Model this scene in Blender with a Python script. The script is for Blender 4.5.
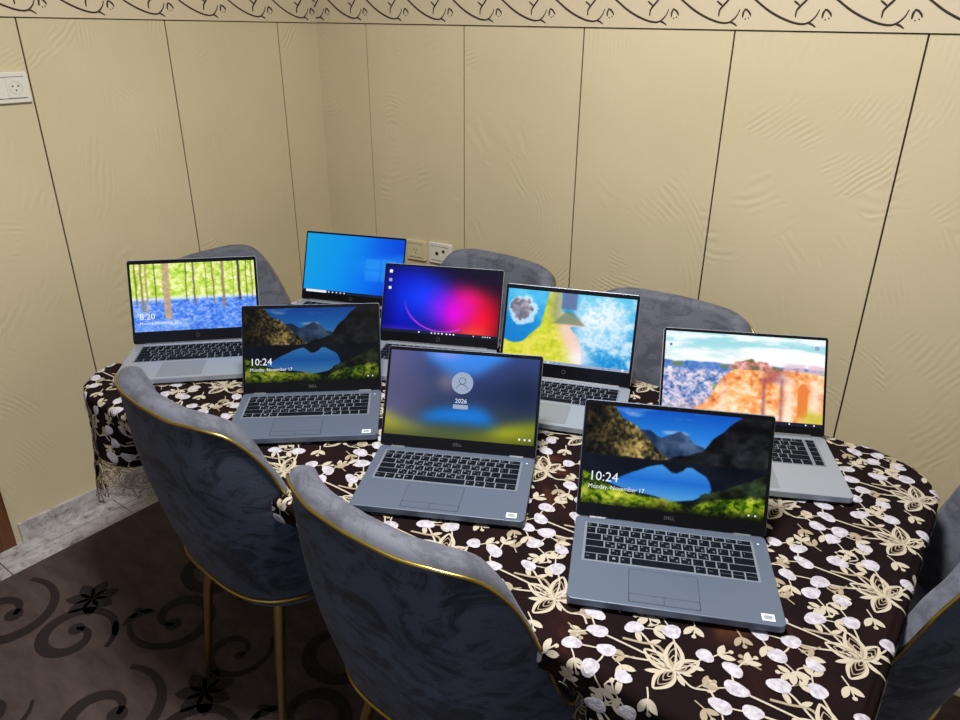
import bpy, math, random
import numpy as np
from mathutils import Vector, Matrix
random.seed(4); rng = np.random.default_rng(4)
for o in list(bpy.data.objects): bpy.data.objects.remove(o)
S = bpy.context.scene
COL = S.collection
PI = math.pi

# ------------------------------------------------------------------ camera, light, exposure
EYE = 1.5758
cam_d = bpy.data.cameras.new('camera'); cam = bpy.data.objects.new('camera', cam_d); COL.objects.link(cam)
cam_d.sensor_fit = 'HORIZONTAL'; cam_d.sensor_width = 36; cam_d.lens = 738.3/960*36
cam_d.clip_start = .02
def cam_matrix(yaw, pitch, roll):
    f = Vector((math.sin(-yaw)*-1*0, 0, 0))
    F = Vector((0, math.cos(pitch), -math.sin(pitch))); U = Vector((0, math.sin(pitch), math.cos(pitch))); R = Vector((1, 0, 0))
    c, s = math.cos(roll), math.sin(roll)
    R2 = c*R + s*U; U2 = -s*R + c*U
    M = Matrix((R2, U2, -F)).transposed()
    return Matrix.Rotation(yaw, 3, 'Z') @ M
cam.matrix_world = Matrix.Translation((2.397, -2.142, EYE)) @ cam_matrix(math.radians(36.6), math.radians(24.45), math.radians(.46)).to_4x4()
S.camera = cam
S.view_settings.view_transform = 'Standard'; S.view_settings.look = 'None'
S.view_settings.exposure = 0; S.view_settings.gamma = 1; S.view_settings.use_curve_mapping = False
w = bpy.data.worlds.new('world'); S.world = w; w.use_nodes = True
w.node_tree.nodes['Background'].inputs[0].default_value = (.5, .6, .8, 1)
w.node_tree.nodes['Background'].inputs[1].default_value = .1
LAMP = (1.80, -1.50, 2.62)
LAMP_POWER = 68
LAMP_COLOR = (1, .965, .90)
# cool fill light, added behind the camera to brighten chair backs and laptops
fill_d = bpy.data.lights.new('added_cool_fill', 'AREA'); fill_d.shape = 'RECTANGLE'; fill_d.size = 1.7; fill_d.size_y = 1.2; fill_d.energy = 9; fill_d.color = (.45, .62, 1)
fill_o = bpy.data.objects.new('added_cool_fill', fill_d); COL.objects.link(fill_o); fill_o.location = (2.4, -3.93, 1.6); fill_o.rotation_euler = (math.pi/2, 0, 0)

# ------------------------------------------------------------------ helpers
def setp(o, label=None, cat=None, group=None, kind=None):
    if label: o['label'] = label
    if cat: o['category'] = cat
    if group: o['group'] = group
    if kind: o['kind'] = kind
    return o
def empty(name, loc, rz=0, **k):
    o = bpy.data.objects.new(name, None); COL.objects.link(o); o.location = loc; o.rotation_euler = (0, 0, rz)
    o.empty_display_size = .05
    return setp(o, **k)
class MB:
    def __init__(s): s.v = []; s.f = []; s.m = []; s.sm = []
    def add(s, vs, fs, m=0, smooth=False):
        n = len(s.v); s.v += [tuple(p) for p in vs]
        for f in fs: s.f.append(tuple(i+n for i in f)); s.m.append(m); s.sm.append(smooth)
        return s
    def box(s, lo, hi, m=0):
        x0, y0, z0 = lo; x1, y1, z1 = hi
        v = [(x0,y0,z0),(x1,y0,z0),(x1,y1,z0),(x0,y1,z0),(x0,y0,z1),(x1,y0,z1),(x1,y1,z1),(x0,y1,z1)]
        return s.add(v, [(0,3,2,1),(4,5,6,7),(0,1,5,4),(1,2,6,5),(2,3,7,6),(3,0,4,7)], m)
    def grid(s, P, m=0, smooth=True, closeu=False, closev=False, flip=False):
        nu = len(P); nv = len(P[0]); vs = [p for r in P for p in r]; fs = []
        for i in range(nu if closeu else nu-1):
            for j in range(nv if closev else nv-1):
                a = i*nv+j; b = ((i+1) % nu)*nv+j; c = ((i+1) % nu)*nv+(j+1) % nv; d = i*nv+(j+1) % nv
                fs.append((a,d,c,b) if flip else (a,b,c,d))
        return s.add(vs, fs, m, smooth)
    def tube(s, pts, r, n=8, m=0, closed=False, cap=True):
        pts = [Vector(p) for p in pts]; N = len(pts); rs = r if hasattr(r, '__len__') else [r]*N
        rings = []; prev = None
        for i, p in enumerate(pts):
            a = pts[(i-1) % N] if (closed or i > 0) else p; b = pts[(i+1) % N] if (closed or i < N-1) else p
            t = (b-a).normalized()
            if prev is None: prev = t.orthogonal().normalized()
            nrm = (prev - t*prev.dot(t)).normalized(); prev = nrm; bn = t.cross(nrm)
            rings.append([p+rs[i]*(math.cos(2*PI*k/n)*nrm+math.sin(2*PI*k/n)*bn) for k in range(n)])
        s.grid(rings, m, True, closeu=closed, closev=True, flip=False)
        if cap and not closed:
            s.add(rings[0], [tuple(range(n))], m); s.add(rings[-1], [tuple(reversed(range(n)))], m)
        return s
    def prism(s, out, z0, z1, m=0, bev=0, mside=None):
        """convex-ish ccw outline in xy, extruded, with a small top bevel"""
        n = len(out); mside = m if mside is None else mside
        cx = sum(p[0] for p in out)/n; cy = sum(p[1] for p in out)/n
        def ins(b):
            r = []
            for i in range(n):
                p = Vector(out[i]); a = Vector(out[i-1]); c = Vector(out[(i+1) % n])
                t = (c-a).normalized(); r.append(p - Vector((t.y, -t.x))*b)
            return r
        rings = [(z0, bev*.6)] + [(z0+bev*.6, 0), (z1-bev, 0), (z1-bev*.3, bev*.3), (z1, bev)] if bev else [(z0, 0), (z1, 0)]
        P = [[(q[0], q[1], z) for q in (ins(b) if b else [Vector(x) for x in out])] for z, b in rings]
        k = len(P)
        vs = [p for r in P for p in r]; fs = []
        for i in range(k-1):
            for j in range(n): fs.append((i*n+j, i*n+(j+1) % n, (i+1)*n+(j+1) % n, (i+1)*n+j))
        s.add(vs, fs, mside)
        s.add(P[-1], [tuple(range(n))], m); s.add(P[0], [tuple(reversed(range(n)))], mside)
        return s
    def xf(s, M):
        s.v = [tuple(M @ Vector(p)) for p in s.v]; return s
    def mesh(s, name, mats):
        me = bpy.data.meshes.new(name); me.from_pydata(s.v, [], s.f)
        for m in (mats if isinstance(mats, (list, tuple)) else [mats]): me.materials.append(m)
        me.polygons.foreach_set('material_index', s.m); me.polygons.foreach_set('use_smooth', s.sm); me.update()
        return me
    def build(s, name, mats, parent=None, loc=None, rot=None, **k):
        o = bpy.data.objects.new(name, s.mesh(name, mats)); COL.objects.link(o)
        if parent: o.parent = parent
        if loc is not None: o.location = loc
        if rot is not None: o.rotation_euler = rot
        return setp(o, **k)
def rrect(x0, y0, x1, y1, r, n=5):
    out = []
    for cx, cy, a in ((x1-r, y0+r, -PI/2), (x1-r, y1-r, 0), (x0+r, y1-r, PI/2), (x0+r, y0+r, PI)):
        for k in range(n+1):
            t = a+PI/2*k/n; out.append((cx+r*math.cos(t), cy+r*math.sin(t)))
    return out
def copy_tree(o, parent=None):
    c = o.copy(); COL.objects.link(c); c.parent = parent
    for ch in list(o.children): copy_tree(ch, c)
    return c
def spline(pts, n=8):
    """Catmull-Rom through points (any dimension)"""
    P = [np.array(p, float) for p in pts]; P = [2*P[0]-P[1]]+P+[2*P[-1]-P[-2]]; out = []
    for i in range(1, len(P)-2):
        for k in range(n):
            t = k/n; a, b, c, d = P[i-1], P[i], P[i+1], P[i+2]
            out.append(.5*((2*b)+(-a+c)*t+(2*a-5*b+4*c-d)*t*t+(-a+3*b-3*c+d)*t**3))
    out.append(P[-2]); return out
glyphs = {}
def glyph(txt, size=1.0):
    """flat text as (verts2d, faces), left aligned on the baseline"""
    if txt not in glyphs:
        c = bpy.data.curves.new('glyph', 'FONT'); c.body = txt; c.resolution_u = 2; c.size = 1
        o = bpy.data.objects.new('glyph', c); COL.objects.link(o)
        dg = bpy.context.evaluated_depsgraph_get(); me = o.evaluated_get(dg).to_mesh()
        v = [(p.co.x, p.co.y) for p in me.vertices]; f = [tuple(p.vertices) for p in me.polygons]
        o.evaluated_get(dg).to_mesh_clear(); bpy.data.objects.remove(o); bpy.data.curves.remove(c)
        glyphs[txt] = (v, f)
    v, f = glyphs[txt]
    return [(x*size, y*size) for x, y in v], f

# ------------------------------------------------------------------ materials
def mat(name, col, rough=.6, metal=0, **k):
    m = bpy.data.materials.new(name); m.use_nodes = True; b = m.node_tree.nodes['Principled BSDF']
    b.inputs['Base Color'].default_value = (*col, 1); b.inputs['Roughness'].default_value = rough; b.inputs['Metallic'].default_value = metal
    for a, v in k.items(): b.inputs[a.replace('_', ' ')].default_value = v
    return m
def nd(m, t, **k):
    n = m.node_tree.nodes.new(t)
    for a, v in k.items():
        if a in n.inputs.keys(): n.inputs[a].default_value = v
        else: setattr(n, a, v)
    return n
def lk(m, a, b): m.node_tree.links.new(a, b)
def ramp(m, fac, stops):
    r = nd(m, 'ShaderNodeValToRGB'); e = r.color_ramp.elements
    while len(e) < len(stops): e.new(.5)
    for q, (p, c) in zip(e, stops): q.position = p; q.color = (*c, 1)
    lk(m, fac, r.inputs[0]); return r
def coords(m, scale=(1, 1, 1), rot=(0, 0, 0)):
    t = nd(m, 'ShaderNodeTexCoord'); p = nd(m, 'ShaderNodeMapping'); p.inputs['Scale'].default_value = scale; p.inputs['Rotation'].default_value = rot
    lk(m, t.outputs['Object'], p.inputs[0]); return p.outputs[0]
def noise(m, co, scale, detail=4, rough=.5, dist=0):
    n = nd(m, 'ShaderNodeTexNoise'); n.inputs['Scale'].default_value = scale; n.inputs['Detail'].default_value = detail
    n.inputs['Roughness'].default_value = rough; n.inputs['Distortion'].default_value = dist; lk(m, co, n.inputs['Vector']); return n.outputs['Fac']
def bump(m, h, strength, dist=.01):
    b = nd(m, 'ShaderNodeBump'); b.inputs['Strength'].default_value = strength; b.inputs['Distance'].default_value = dist
    lk(m, h, b.inputs['Height']); lk(m, b.outputs[0], m.node_tree.nodes['Principled BSDF'].inputs['Normal'])
def noisy(m, co, stops, scale, detail=4, rough=.5, dist=0):
    r = ramp(m, noise(m, co, scale, detail, rough, dist), stops)
    lk(m, r.outputs[0], m.node_tree.nodes['Principled BSDF'].inputs['Base Color']); return r

def wall_mat(name, rot, gain=1.0):
    m = mat(name, (.5, .4, .2), .55)
    co = coords(m)
    noisy(m, co, [(.3, (.555*gain, .488*gain, .322*gain)), (.7, (.63*gain, .55*gain, .378*gain))], 1.6, 3)
    # combed plaster: fine arcs showing in soft-edged patches
    vo = nd(m, 'ShaderNodeTexVoronoi'); vo.inputs['Scale'].default_value = 3.0; lk(m, co, vo.inputs['Vector'])
    sub = nd(m, 'ShaderNodeVectorMath', operation='SUBTRACT'); lk(m, co, sub.inputs[0]); lk(m, vo.outputs['Position'], sub.inputs[1])
    off = nd(m, 'ShaderNodeVectorMath', operation='SCALE'); off.inputs['Scale'].default_value = .8
    cen = nd(m, 'ShaderNodeVectorMath', operation='SUBTRACT'); cen.inputs[1].default_value = (.15, .15, .62); lk(m, vo.outputs['Color'], cen.inputs[0]); lk(m, cen.outputs[0], off.inputs[0])
    far = nd(m, 'ShaderNodeVectorMath', operation='ADD'); lk(m, sub.outputs[0], far.inputs[0]); lk(m, off.outputs[0], far.inputs[1])
    ln = nd(m, 'ShaderNodeVectorMath', operation='LENGTH'); lk(m, far.outputs[0], ln.inputs[0])
    fr = nd(m, 'ShaderNodeMath', operation='MULTIPLY'); fr.inputs[1].default_value = 430; lk(m, ln.outputs['Value'], fr.inputs[0])
    ns = nd(m, 'ShaderNodeMath', operation='MULTIPLY_ADD'); ns.inputs[1].default_value = 22; lk(m, noise(m, co, 5, 2), ns.inputs[0]); lk(m, fr.outputs[0], ns.inputs[2])
    sn = nd(m, 'ShaderNodeMath', operation='SINE'); lk(m, ns.outputs[0], sn.inputs[0])
    patch = ramp(m, noise(m, co, 7, 3, .6), [(.50, (0, 0, 0)), (.64, (1, 1, 1))])
    class _w: outputs = {'Fac': sn.outputs[0]}
    wv = _w
    fine = noise(m, co, 90, 5, .6)
    mul = nd(m, 'ShaderNodeMath', operation='MULTIPLY'); lk(m, wv.outputs['Fac'], mul.inputs[0]); lk(m, patch.outputs[0], mul.inputs[1])
    add = nd(m, 'ShaderNodeMath', operation='MULTIPLY_ADD'); add.inputs[1].default_value = .35; lk(m, fine, add.inputs[0]); lk(m, mul.outputs[0], add.inputs[2])
    bump(m, add.outputs[0], .22, .0022)
    return m
M = {}
M['wall_back'] = wall_mat('cream combed plaster', (0, .6, 0))
M['wall_left'] = wall_mat('cream combed plaster side', (.6, 0, 0))
M['groove'] = mat('dark groove', (.035, .022, .01), .9)
M['frieze'] = mat('frieze plaster', (.60, .52, .375), .5)
bump(M['frieze'], noise(M['frieze'], coords(M['frieze']), 60, 4), .2, .003)
M['ink'] = mat('dark carved line', (.03, .018, .01), .8)
M['ceiling'] = mat('white ceiling paint', (.75, .73, .68), .8)
M['wood'] = mat('brown door wood', (.10, .035, .01), .45)
noisy(M['wood'], coords(M['wood'], (12, 12, .8)), [(.35, (.07, .022, .006)), (.7, (.16, .06, .018))], 3, 5)
def terrazzo(name, sc):
    m = mat(name, (.5, .5, .5), .35)
    co = coords(m)
    n1 = noise(m, co, 26*sc, 5, .65, .6)
    r = ramp(m, n1, [(.30, (.14, .12, .12)), (.42, (.36, .345, .36)), (.58, (.50, .49, .50)), (.75, (.66, .62, .60))])
    v = nd(m, 'ShaderNodeTexVoronoi'); v.inputs['Scale'].default_value = 45*sc; lk(m, co, v.inputs['Vector'])
    chips = ramp(m, v.outputs['Distance'], [(.10, (.25, .2, .2)), (.2, (1, 1, 1))])
    mx = nd(m, 'ShaderNodeMixRGB', blend_type='MULTIPLY'); mx.inputs[0].default_value = .7; lk(m, r.outputs[0], mx.inputs[1]); lk(m, chips.outputs[0], mx.inputs[2])
    lk(m, mx.outputs[0], m.node_tree.nodes['Principled BSDF'].inputs['Base Color'])
    return m
M['tile'] = terrazzo('terrazzo floor tile', 1); M['skirt'] = terrazzo('terrazzo skirting tile', 1.2)
M['grout'] = mat('grout', (.12, .11, .10), .9)
M['plastic'] = mat('white plastic', (.68, .67, .62), .35)
M['plastic_cream'] = mat('cream plastic', (.60, .54, .36), .4)
M['hole'] = mat('dark socket hole', (.01, .01, .01), .8)
M['carpet'] = mat('brown carpet pile', (.03, .02, .02), .95)
noisy(M['carpet'], coords(M['carpet'], (1, 2.5, 1), (0, 0, .5)), [(.3, (.045, .030, .030)), (.7, (.088, .062, .060))], 9, 6, .65)
bump(M['carpet'], noise(M['carpet'], coords(M['carpet']), 260, 3), .6, .006)
M['carpet_dark'] = mat('dark carpet scroll', (.012, .007, .007), .95)
bump(M['carpet_dark'], noise(M['carpet_dark'], coords(M['carpet_dark']), 260, 3), .6, .006)
def velvet(name, lo, hi, streak):
    m = mat(name, lo, .75); b = m.node_tree.nodes['Principled BSDF']
    b.inputs['Sheen Weight'].default_value = .22; b.inputs['Sheen Roughness'].default_value = .4; b.inputs['Sheen Tint'].default_value = (.55, .6, .75, 1)
    co = coords(m, (1, 1, 1.6))
    a = ramp(m, noise(m, co, 11, 8, .72, 1.4), [(.42, (.22, .22, .25)), (.53, (1, 1, 1))])
    c = ramp(m, noise(m, coords(m), 5, 3), [(.3, lo), (.75, hi)])
    mx = nd(m, 'ShaderNodeMixRGB', blend_type='MULTIPLY'); mx.inputs[0].default_value = streak
    lk(m, c.outputs[0], mx.inputs[1]); lk(m, a.outputs[0], mx.inputs[2]); lk(m, mx.outputs[0], b.inputs['Base Color'])
    bump(m, noise(m, coords(m), 220, 3), .25, .002)
    return m
M['velvet_out'] = velvet('mottled slate blue velvet', (.032, .047, .085), (.068, .090, .148), .9)
M['velvet_in'] = velvet('grey velvet lining', (.085, .092, .128), (.135, .145, .19), .5)
M['gold'] = mat('brass gold trim', (.50, .39, .11), .3, 1)
M['brass'] = mat('brushed brass leg', (.42, .30, .13), .35, 1)
M['table'] = mat('dark table wood', (.045, .022, .012), .4)
M['cloth'] = mat('dark burgundy tablecloth velvet', (.02, .006, .008), .95, Specular_IOR_Level=.1)
r_ = noisy(M['cloth'], coords(M['cloth'], (1, 1, 1), (0, 0, .8)), [(.50, (.008, .0035, .0045)), (.62, (.014, .005, .005)), (.72, (.070, .025, .011))], 5, 4, .5, .5)
bump(M['cloth'], noise(M['cloth'], coords(M['cloth']), 300, 2), .3, .002)
M['thread'] = mat('cream embroidery thread', (.43, .385, .315), .7)
M['thread_tan'] = mat('tan embroidery thread', (.29, .24, .17), .7)
M['berry'] = mat('lilac grey embroidered berry', (.5, .48, .55), .65)
noisy(M['berry'], coords(M['berry']), [(.35, (.33, .31, .37)), (.6, (.50, .485, .57))], 120, 3, .6)
bump(M['berry'], noise(M['berry'], coords(M['berry']), 300, 2), .5, .002)
M['lace'] = mat('beige lace thread', (.40, .33, .24), .8)

M['alu_dark'] = mat('blue grey laptop aluminium', (.105, .135, .205), .45, .3)
M['alu'] = mat('silver laptop aluminium', (.30, .34, .42), .4, .35)
M['alu_bright'] = mat('bright hinge metal', (.62, .65, .70), .25, .8)
M['alu_edge'] = mat('dark chassis underside', (.02, .02, .024), .5)
M['bezel'] = mat('black screen bezel', (.004, .004, .006), .3, Specular_IOR_Level=.15)
M['key'] = mat('black key plastic', (.004, .006, .011), .6, Specular_IOR_Level=.05)
M['keywell'] = mat('keyboard deck', (.20, .23, .29), .5, .3)
M['legend'] = mat('pale key legend', (.30, .33, .38), .6)
M['pad'] = mat('touchpad surface', (.105, .135, .20), .4, .3)
M['pad_hp'] = mat('silver touchpad surface', (.22, .25, .30), .4, .3)
M['sticker'] = mat('silver white sticker', (.62, .66, .72), .35)
M['sticker_in'] = mat('grey sticker centre', (.25, .30, .38), .4)
M['logo'] = mat('grey bezel logo', (.09, .09, .10), .4)
M['camera_dot'] = mat('webcam glass', (.02, .02, .03), .1)
def emis(name, col, st=1.0):
    m = bpy.data.materials.new(name); m.use_nodes = True; b = m.node_tree.nodes['Principled BSDF']
    b.inputs['Base Color'].default_value = (0, 0, 0, 1); b.inputs['Emission Color'].default_value = (*col, 1); b.inputs['Emission Strength'].default_value = st
    b.inputs['Roughness'].default_value = .35; b.inputs['Specular IOR Level'].default_value = .12; return m
M['ui_white'] = emis('lit white screen lettering', (.9, .93, 1), .95)
M['ui_grey'] = emis('lit pale screen element', (.33, .40, .55), 1)
M['ui_dark'] = emis('lit dark screen bar', (.01, .015, .04), 1)
M['ui_avatar'] = emis('lit avatar disc', (.33, .40, .56), 1)
M['ui_glyph'] = emis('lit avatar figure', (.03, .05, .12), 1)
M['ui_blue'] = emis('lit blue icon', (.05, .3, .8), 1)
M['led'] = emis('white status light', (.8, .9, 1), 1.5)
M['screen'] = emis('lit laptop display', (1, 1, 1), 1.0)
a_ = nd(M['screen'], 'ShaderNodeAttribute', attribute_name='picture')
lk(M['screen'], a_.outputs['Color'], M['screen'].node_tree.nodes['Principled BSDF'].inputs['Emission Color'])
M['lamp'] = emis('lamp diffuser', (1, .95, .86), 6)

# ------------------------------------------------------------------ room (inner faces at X=0 left, Y=0 back)
RX, RY, RZ = 4.3, -3.9, 2.75
BORD = 1.576
MB().box((-.3, RY-.2, -.1), (RX+.2, .3, -.008), 0).build('floor', [M['grout']], kind='structure')
fl = MB(); T = .4
for i in range(-1, 11):
    for j in range(-1, 10):
        x0 = .072+(i-0)*T; y1 = -.35-j*T+.8-.4
        lo = (max(x0+.0015, 0.0), max(y1-T+.0015, RY), -.02); hi = (min(x0+T-.0015, RX), min(y1-.0015, 0), 0)
        if hi[0]-lo[0] > .01 and hi[1]-lo[1] > .01: fl.box(lo, hi, 0)
ft = fl.build('floor', [M['tile']], kind='structure')
MB().box((-.2, RY-.2, RZ), (RX+.2, .2, RZ+.1)).build('ceiling', M['ceiling'], kind='structure')
def slant(m, side):
    m.v = [(x, y, z+((-.0064*(x-.2) if side == 'back' else -.0078*y) if 1.3 < z < 1.9 else 0)) for x, y, z in m.v]
    return m
def panelled(edges, a0, a1, place, z0=0, z1=BORD-.0015, g=.0024):
    """panels between groove positions; place(a,b,z0,z1,d0,d1)->box corners"""
    m = MB(); e = [a0]+[x for x in edges if a0 < x < a1]+[a1]
    m.box(*place(a0, a1, 0, RZ, -.12, -.004), 1)
    for p, q in zip(e[:-1], e[1:]):
        m.box(*place(p+(g if p > a0 else 0), q-(g if q < a1 else 0), z0, z1, -.006, 0), 0)
    m.box(*place(a0, a1, 1.80, RZ, -.006, 0), 0)
    return m
bk = lambda a, b, z0, z1, d0, d1: ((a, -d1, z0), (b, -d0, z1))
lf = lambda a, b, z0, z1, d0, d1: ((d0, -b, z0), (d1, -a, z1))
ge = [.268+.46*n for n in range(9)]
slant(panelled(ge, 0, RX, bk), 'back').build('wall_back', [M['wall_back'], M['groove']], kind='structure')
gl = [.189+.456*n for n in range(9)]
slant(panelled(gl, 0, 1.475, lf), 'left').build('wall_left', [M['wall_left'], M['groove']], kind='structure')
MB().box((-.12, RY, 0), (0, -2.45, RZ)).box((-.12, -2.45, 2.12), (0, -1.475, RZ)).build('wall_left', M['wall_left'], kind='structure')
MB().box((RX, RY, 0), (RX+.12, 0, RZ)).build('wall_right', M['wall_left'], kind='structure')
WX0, WX1, WZ0, WZ1 = 1.5, 3.3, .95, 2.25
MB().box((-.12, RY-.12, 0), (WX0, RY, RZ)).box((WX1, RY-.12, 0), (RX+.12, RY, RZ)).box((WX0, RY-.12, 0), (WX1, RY, WZ0)).box((WX0, RY-.12, WZ1), (WX1, RY, RZ)).build('wall_front', M['wall_back'], kind='structure')
wf = MB(); 
for lo_, hi_ in (((WX0, WZ0), (WX1, WZ0+.05)), ((WX0, WZ1-.05), (WX1, WZ1)), ((WX0, WZ0), (WX0+.05, WZ1)), ((WX1-.05, WZ0), (WX1, WZ1)), (((WX0+WX1)/2-.03, WZ0), ((WX0+WX1)/2+.03, WZ1))): wf.box((lo_[0], RY-.09, lo_[1]), (hi_[0], RY-.04, hi_[1]))
wf.build('added_window_1', M['plastic'], kind='structure')  # unseen window frame, added to go with the cool fill light
# door and its frame at the end of the left wall
MB().box((-.10, -1.56, 0), (.006, -1.476, 2.12)).box((-.10, -2.449, 0), (.006, -2.38, 2.12)).box((-.10, -2.38, 2.05), (.006, -1.56, 2.12)).build('trim_1', M['wood'], kind='structure')
dr = MB().box((-.085, -2.378, .01), (-.045, -1.562, 2.048)).build('door_1', M['wood'], kind='structure')
MB().tube([(-.045, -2.30, 1.0), (.0, -2.30, 1.0), (.0, -2.20, 1.0)], .009).build('door_handle', M['brass'], dr)
# frieze slabs with carved strokes
def frieze(name, L, place3, off, sx):
    m = MB(); m.box(*sx, 0); side = 'back' if name == 'trim_2' else 'left'; slant(m, side)
    fz = m.build(name, [M['frieze']], kind='structure')
    k = MB()
    main = spline([(-.205, .115), (-.18, .088), (-.155, .070), (-.122, .048), (-.085, .030), (-.048, .0185), (-.022, .0185), (-.004, .033), (.004, .050)], 5)
    strokes = [main, spline([(-.022, .020), (-.01, .017), (.001, .010)], 3), spline([(-.052, .033), (-.051, .048), (-.042, .060), (-.033, .070), (-.018, .09), (-.012, .12)], 4),
               spline([(-.061, .070), (-.052, .064), (-.043, .057)], 3), spline([(-.187, .031), (-.186, .043), (-.181, .052)], 3),
               spline([(-.184, .051), (-.176, .048), (-.168, .040), (-.166, .034)], 3), [(-.180, .028), (-.178, .026)], [(-.172, .031), (-.170, .029)],
               spline([(-.10, .15), (-.07, .125), (-.03, .118), (0, .13)], 4), spline([(-.15, .17), (-.12, .13), (-.09, .11)], 4)]
    n = int(L/.2)+2
    for i in range(-1, n):
        for s_ in strokes:
            N = len(s_); pts = []; rr = []
            for j, (a, z) in enumerate(s_):
                A = off+.2*i+a
                if A < .004 or A > L-.004 or z > .2: continue
                pts.append(place3(A, BORD+z)); t = j/max(1, N-1); rr.append(.0022*(.45+.75*math.sin(PI*min(1, .15+.8*t))))
            if len(pts) > 1: k.tube(pts, rr, 5)
    slant(k, side).build('carved_scroll', M['ink'], fz)
frieze('trim_2', RX-.006, lambda a, z: (a, -.0065, z), .252, ((.006, -.006, BORD+.0012), (RX, 0, 1.80)))
frieze('trim_3', 1.475, lambda a, z: (.0065, -1.475+a, z), .23, ((0, -1.475, BORD+.0012), (.006, 0, 1.80)))
# skirting tiles
sk = MB()
for a, b in ((0, .26), (.26, .66), (.66, 1.06), (1.06, 1.459)): sk.box((0, -b+.0015, 0), (.012, -a-.0015, .072))
sk.build('baseboard_left', M['skirt'], kind='structure')
sk = MB(); x = .012
while x < RX: sk.box((x+.0015, -.012, 0), (min(RX, x+.4)-.0015, 0, .072)); x += .4
sk.build('baseboard_back', M['skirt'], kind='structure')
# ceiling lamp
lt = empty('ceiling_lamp', (LAMP[0], LAMP[1], RZ), label='round white ceiling lamp above the table, outside the picture', cat='lamp')
cir = lambda r, z, n=40: [(r*math.cos(2*PI*k/n), r*math.sin(2*PI*k/n), z) for k in range(n)]
MB().grid([cir(.20, 0), cir(.22, -.02), cir(.22, -.05), cir(.205, -.06)], closev=True).build('rim', M['plastic'], lt)
d_ = MB().grid([cir(.205, -.058), cir(.15, -.075), cir(.06, -.082)], closev=True); d_.add(cir(.06, -.082), [tuple(range(40))], 0, True)
d_.build('diffuser', M['lamp'], lt)
ld = bpy.data.lights.new('lamp_light', 'AREA'); ld.shape = 'DISK'; ld.size = .42; ld.energy = LAMP_POWER; ld.color = LAMP_COLOR
lo = bpy.data.objects.new('lamp_light', ld); COL.objects.link(lo); lo.parent = lt; lo.location = (0, 0, -.095)

# ------------------------------------------------------------------ carpet with scroll pattern
cp = MB(); cp.prism(rrect(.163, -3.6, 3.75, -.30, .02), 0.0005, .012, 0, .003)
cpo = cp.build('carpet', [M['carpet']], label='dark brown patterned carpet with darker scrolls under the table', cat='carpet')
def ribbon2(mb, pts, wd, f3, m=0):
    if 'lay' in globals(): lay[0] += 1
    pts = [np.array(p, float) for p in pts]; n = len(pts); L = []; R = []
    for i in range(n):
        t = pts[min(n-1, i+1)]-pts[max(0, i-1)]; t = t/(np.hypot(*t)+1e-12); nn = np.array([-t[1], t[0]])
        h = (wd[i] if hasattr(wd, '__len__') else wd)/2
        L.append(f3(*(pts[i]+nn*h))); R.append(f3(*(pts[i]-nn*h)))
    mb.grid([L, R], m, True)
sc = MB(); cf = lambda a, b: (min(3.74, max(.165, a)), min(-.302, max(-3.59, b)), .0135)
def scroll(cx, cy, r, a0, turns, d, wmax):
    pts = []; n = int(40*turns)
    for i in range(n+1):
        t = i/n; a = a0+d*2*PI*turns*t; rr = r*(1-.78*t); pts.append((cx+rr*math.cos(a)*1.0, cy+rr*math.sin(a)))
    ws = [wmax*(.25+.9*math.sin(PI*(.12+.80*i/n))**1.5) for i in range(n+1)]
    ribbon2(sc, pts, ws, cf)
    e = pts[-1]; ring = [cf(e[0]+wmax*.75*math.cos(2*PI*k/12), e[1]+wmax*.75*math.sin(2*PI*k/12)) for k in range(12)]
    sc.add(ring, [tuple(range(12))])
def leaf2(mb, x, y, a, L, W, f3, m=0):
    if 'lay' in globals(): lay[0] += 1
    n = 7; l = []; r = []
    for i in range(n):
        t = i/(n-1); h = W/2*math.sin(PI*t)**.7; c, s = math.cos(a), math.sin(a)
        l.append(f3(x+c*L*t-s*h, y+s*L*t+c*h)); r.append(f3(x+c*L*t+s*h, y+s*L*t-c*h))
    mb.grid([l, r], m, True)
def rosette(x, y, r):
    for k in range(7): leaf2(sc, x, y, 2*PI*k/7+.3, r, r*.55, cf)
tw, th = .56, .50
for i in range(6):
    for j in range(6):
        X = .30+i*tw+(.31 if j % 2 else 0); Y = -.55-j*th
        scroll(X+.02, Y-.10, .15, 2.2, 1.25, -1, .034); scroll(X+.26, Y-.02, .12, .3, 1.3, 1, .030)
        scroll(X+.12, Y-.30, .13, 4.0, 1.2, 1, .030); scroll(X+.36, Y-.28, .10, 1.2, 1.2, -1, .02)
        rosette(X+.16, Y+.09, .075)
        for k in range(4): leaf2(sc, X+.30+.02*k, Y+.14-.03*k, .5+.7*k, .07, .02, cf)
sc.build('scroll_pattern', M['carpet_dark'], cpo)

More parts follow.
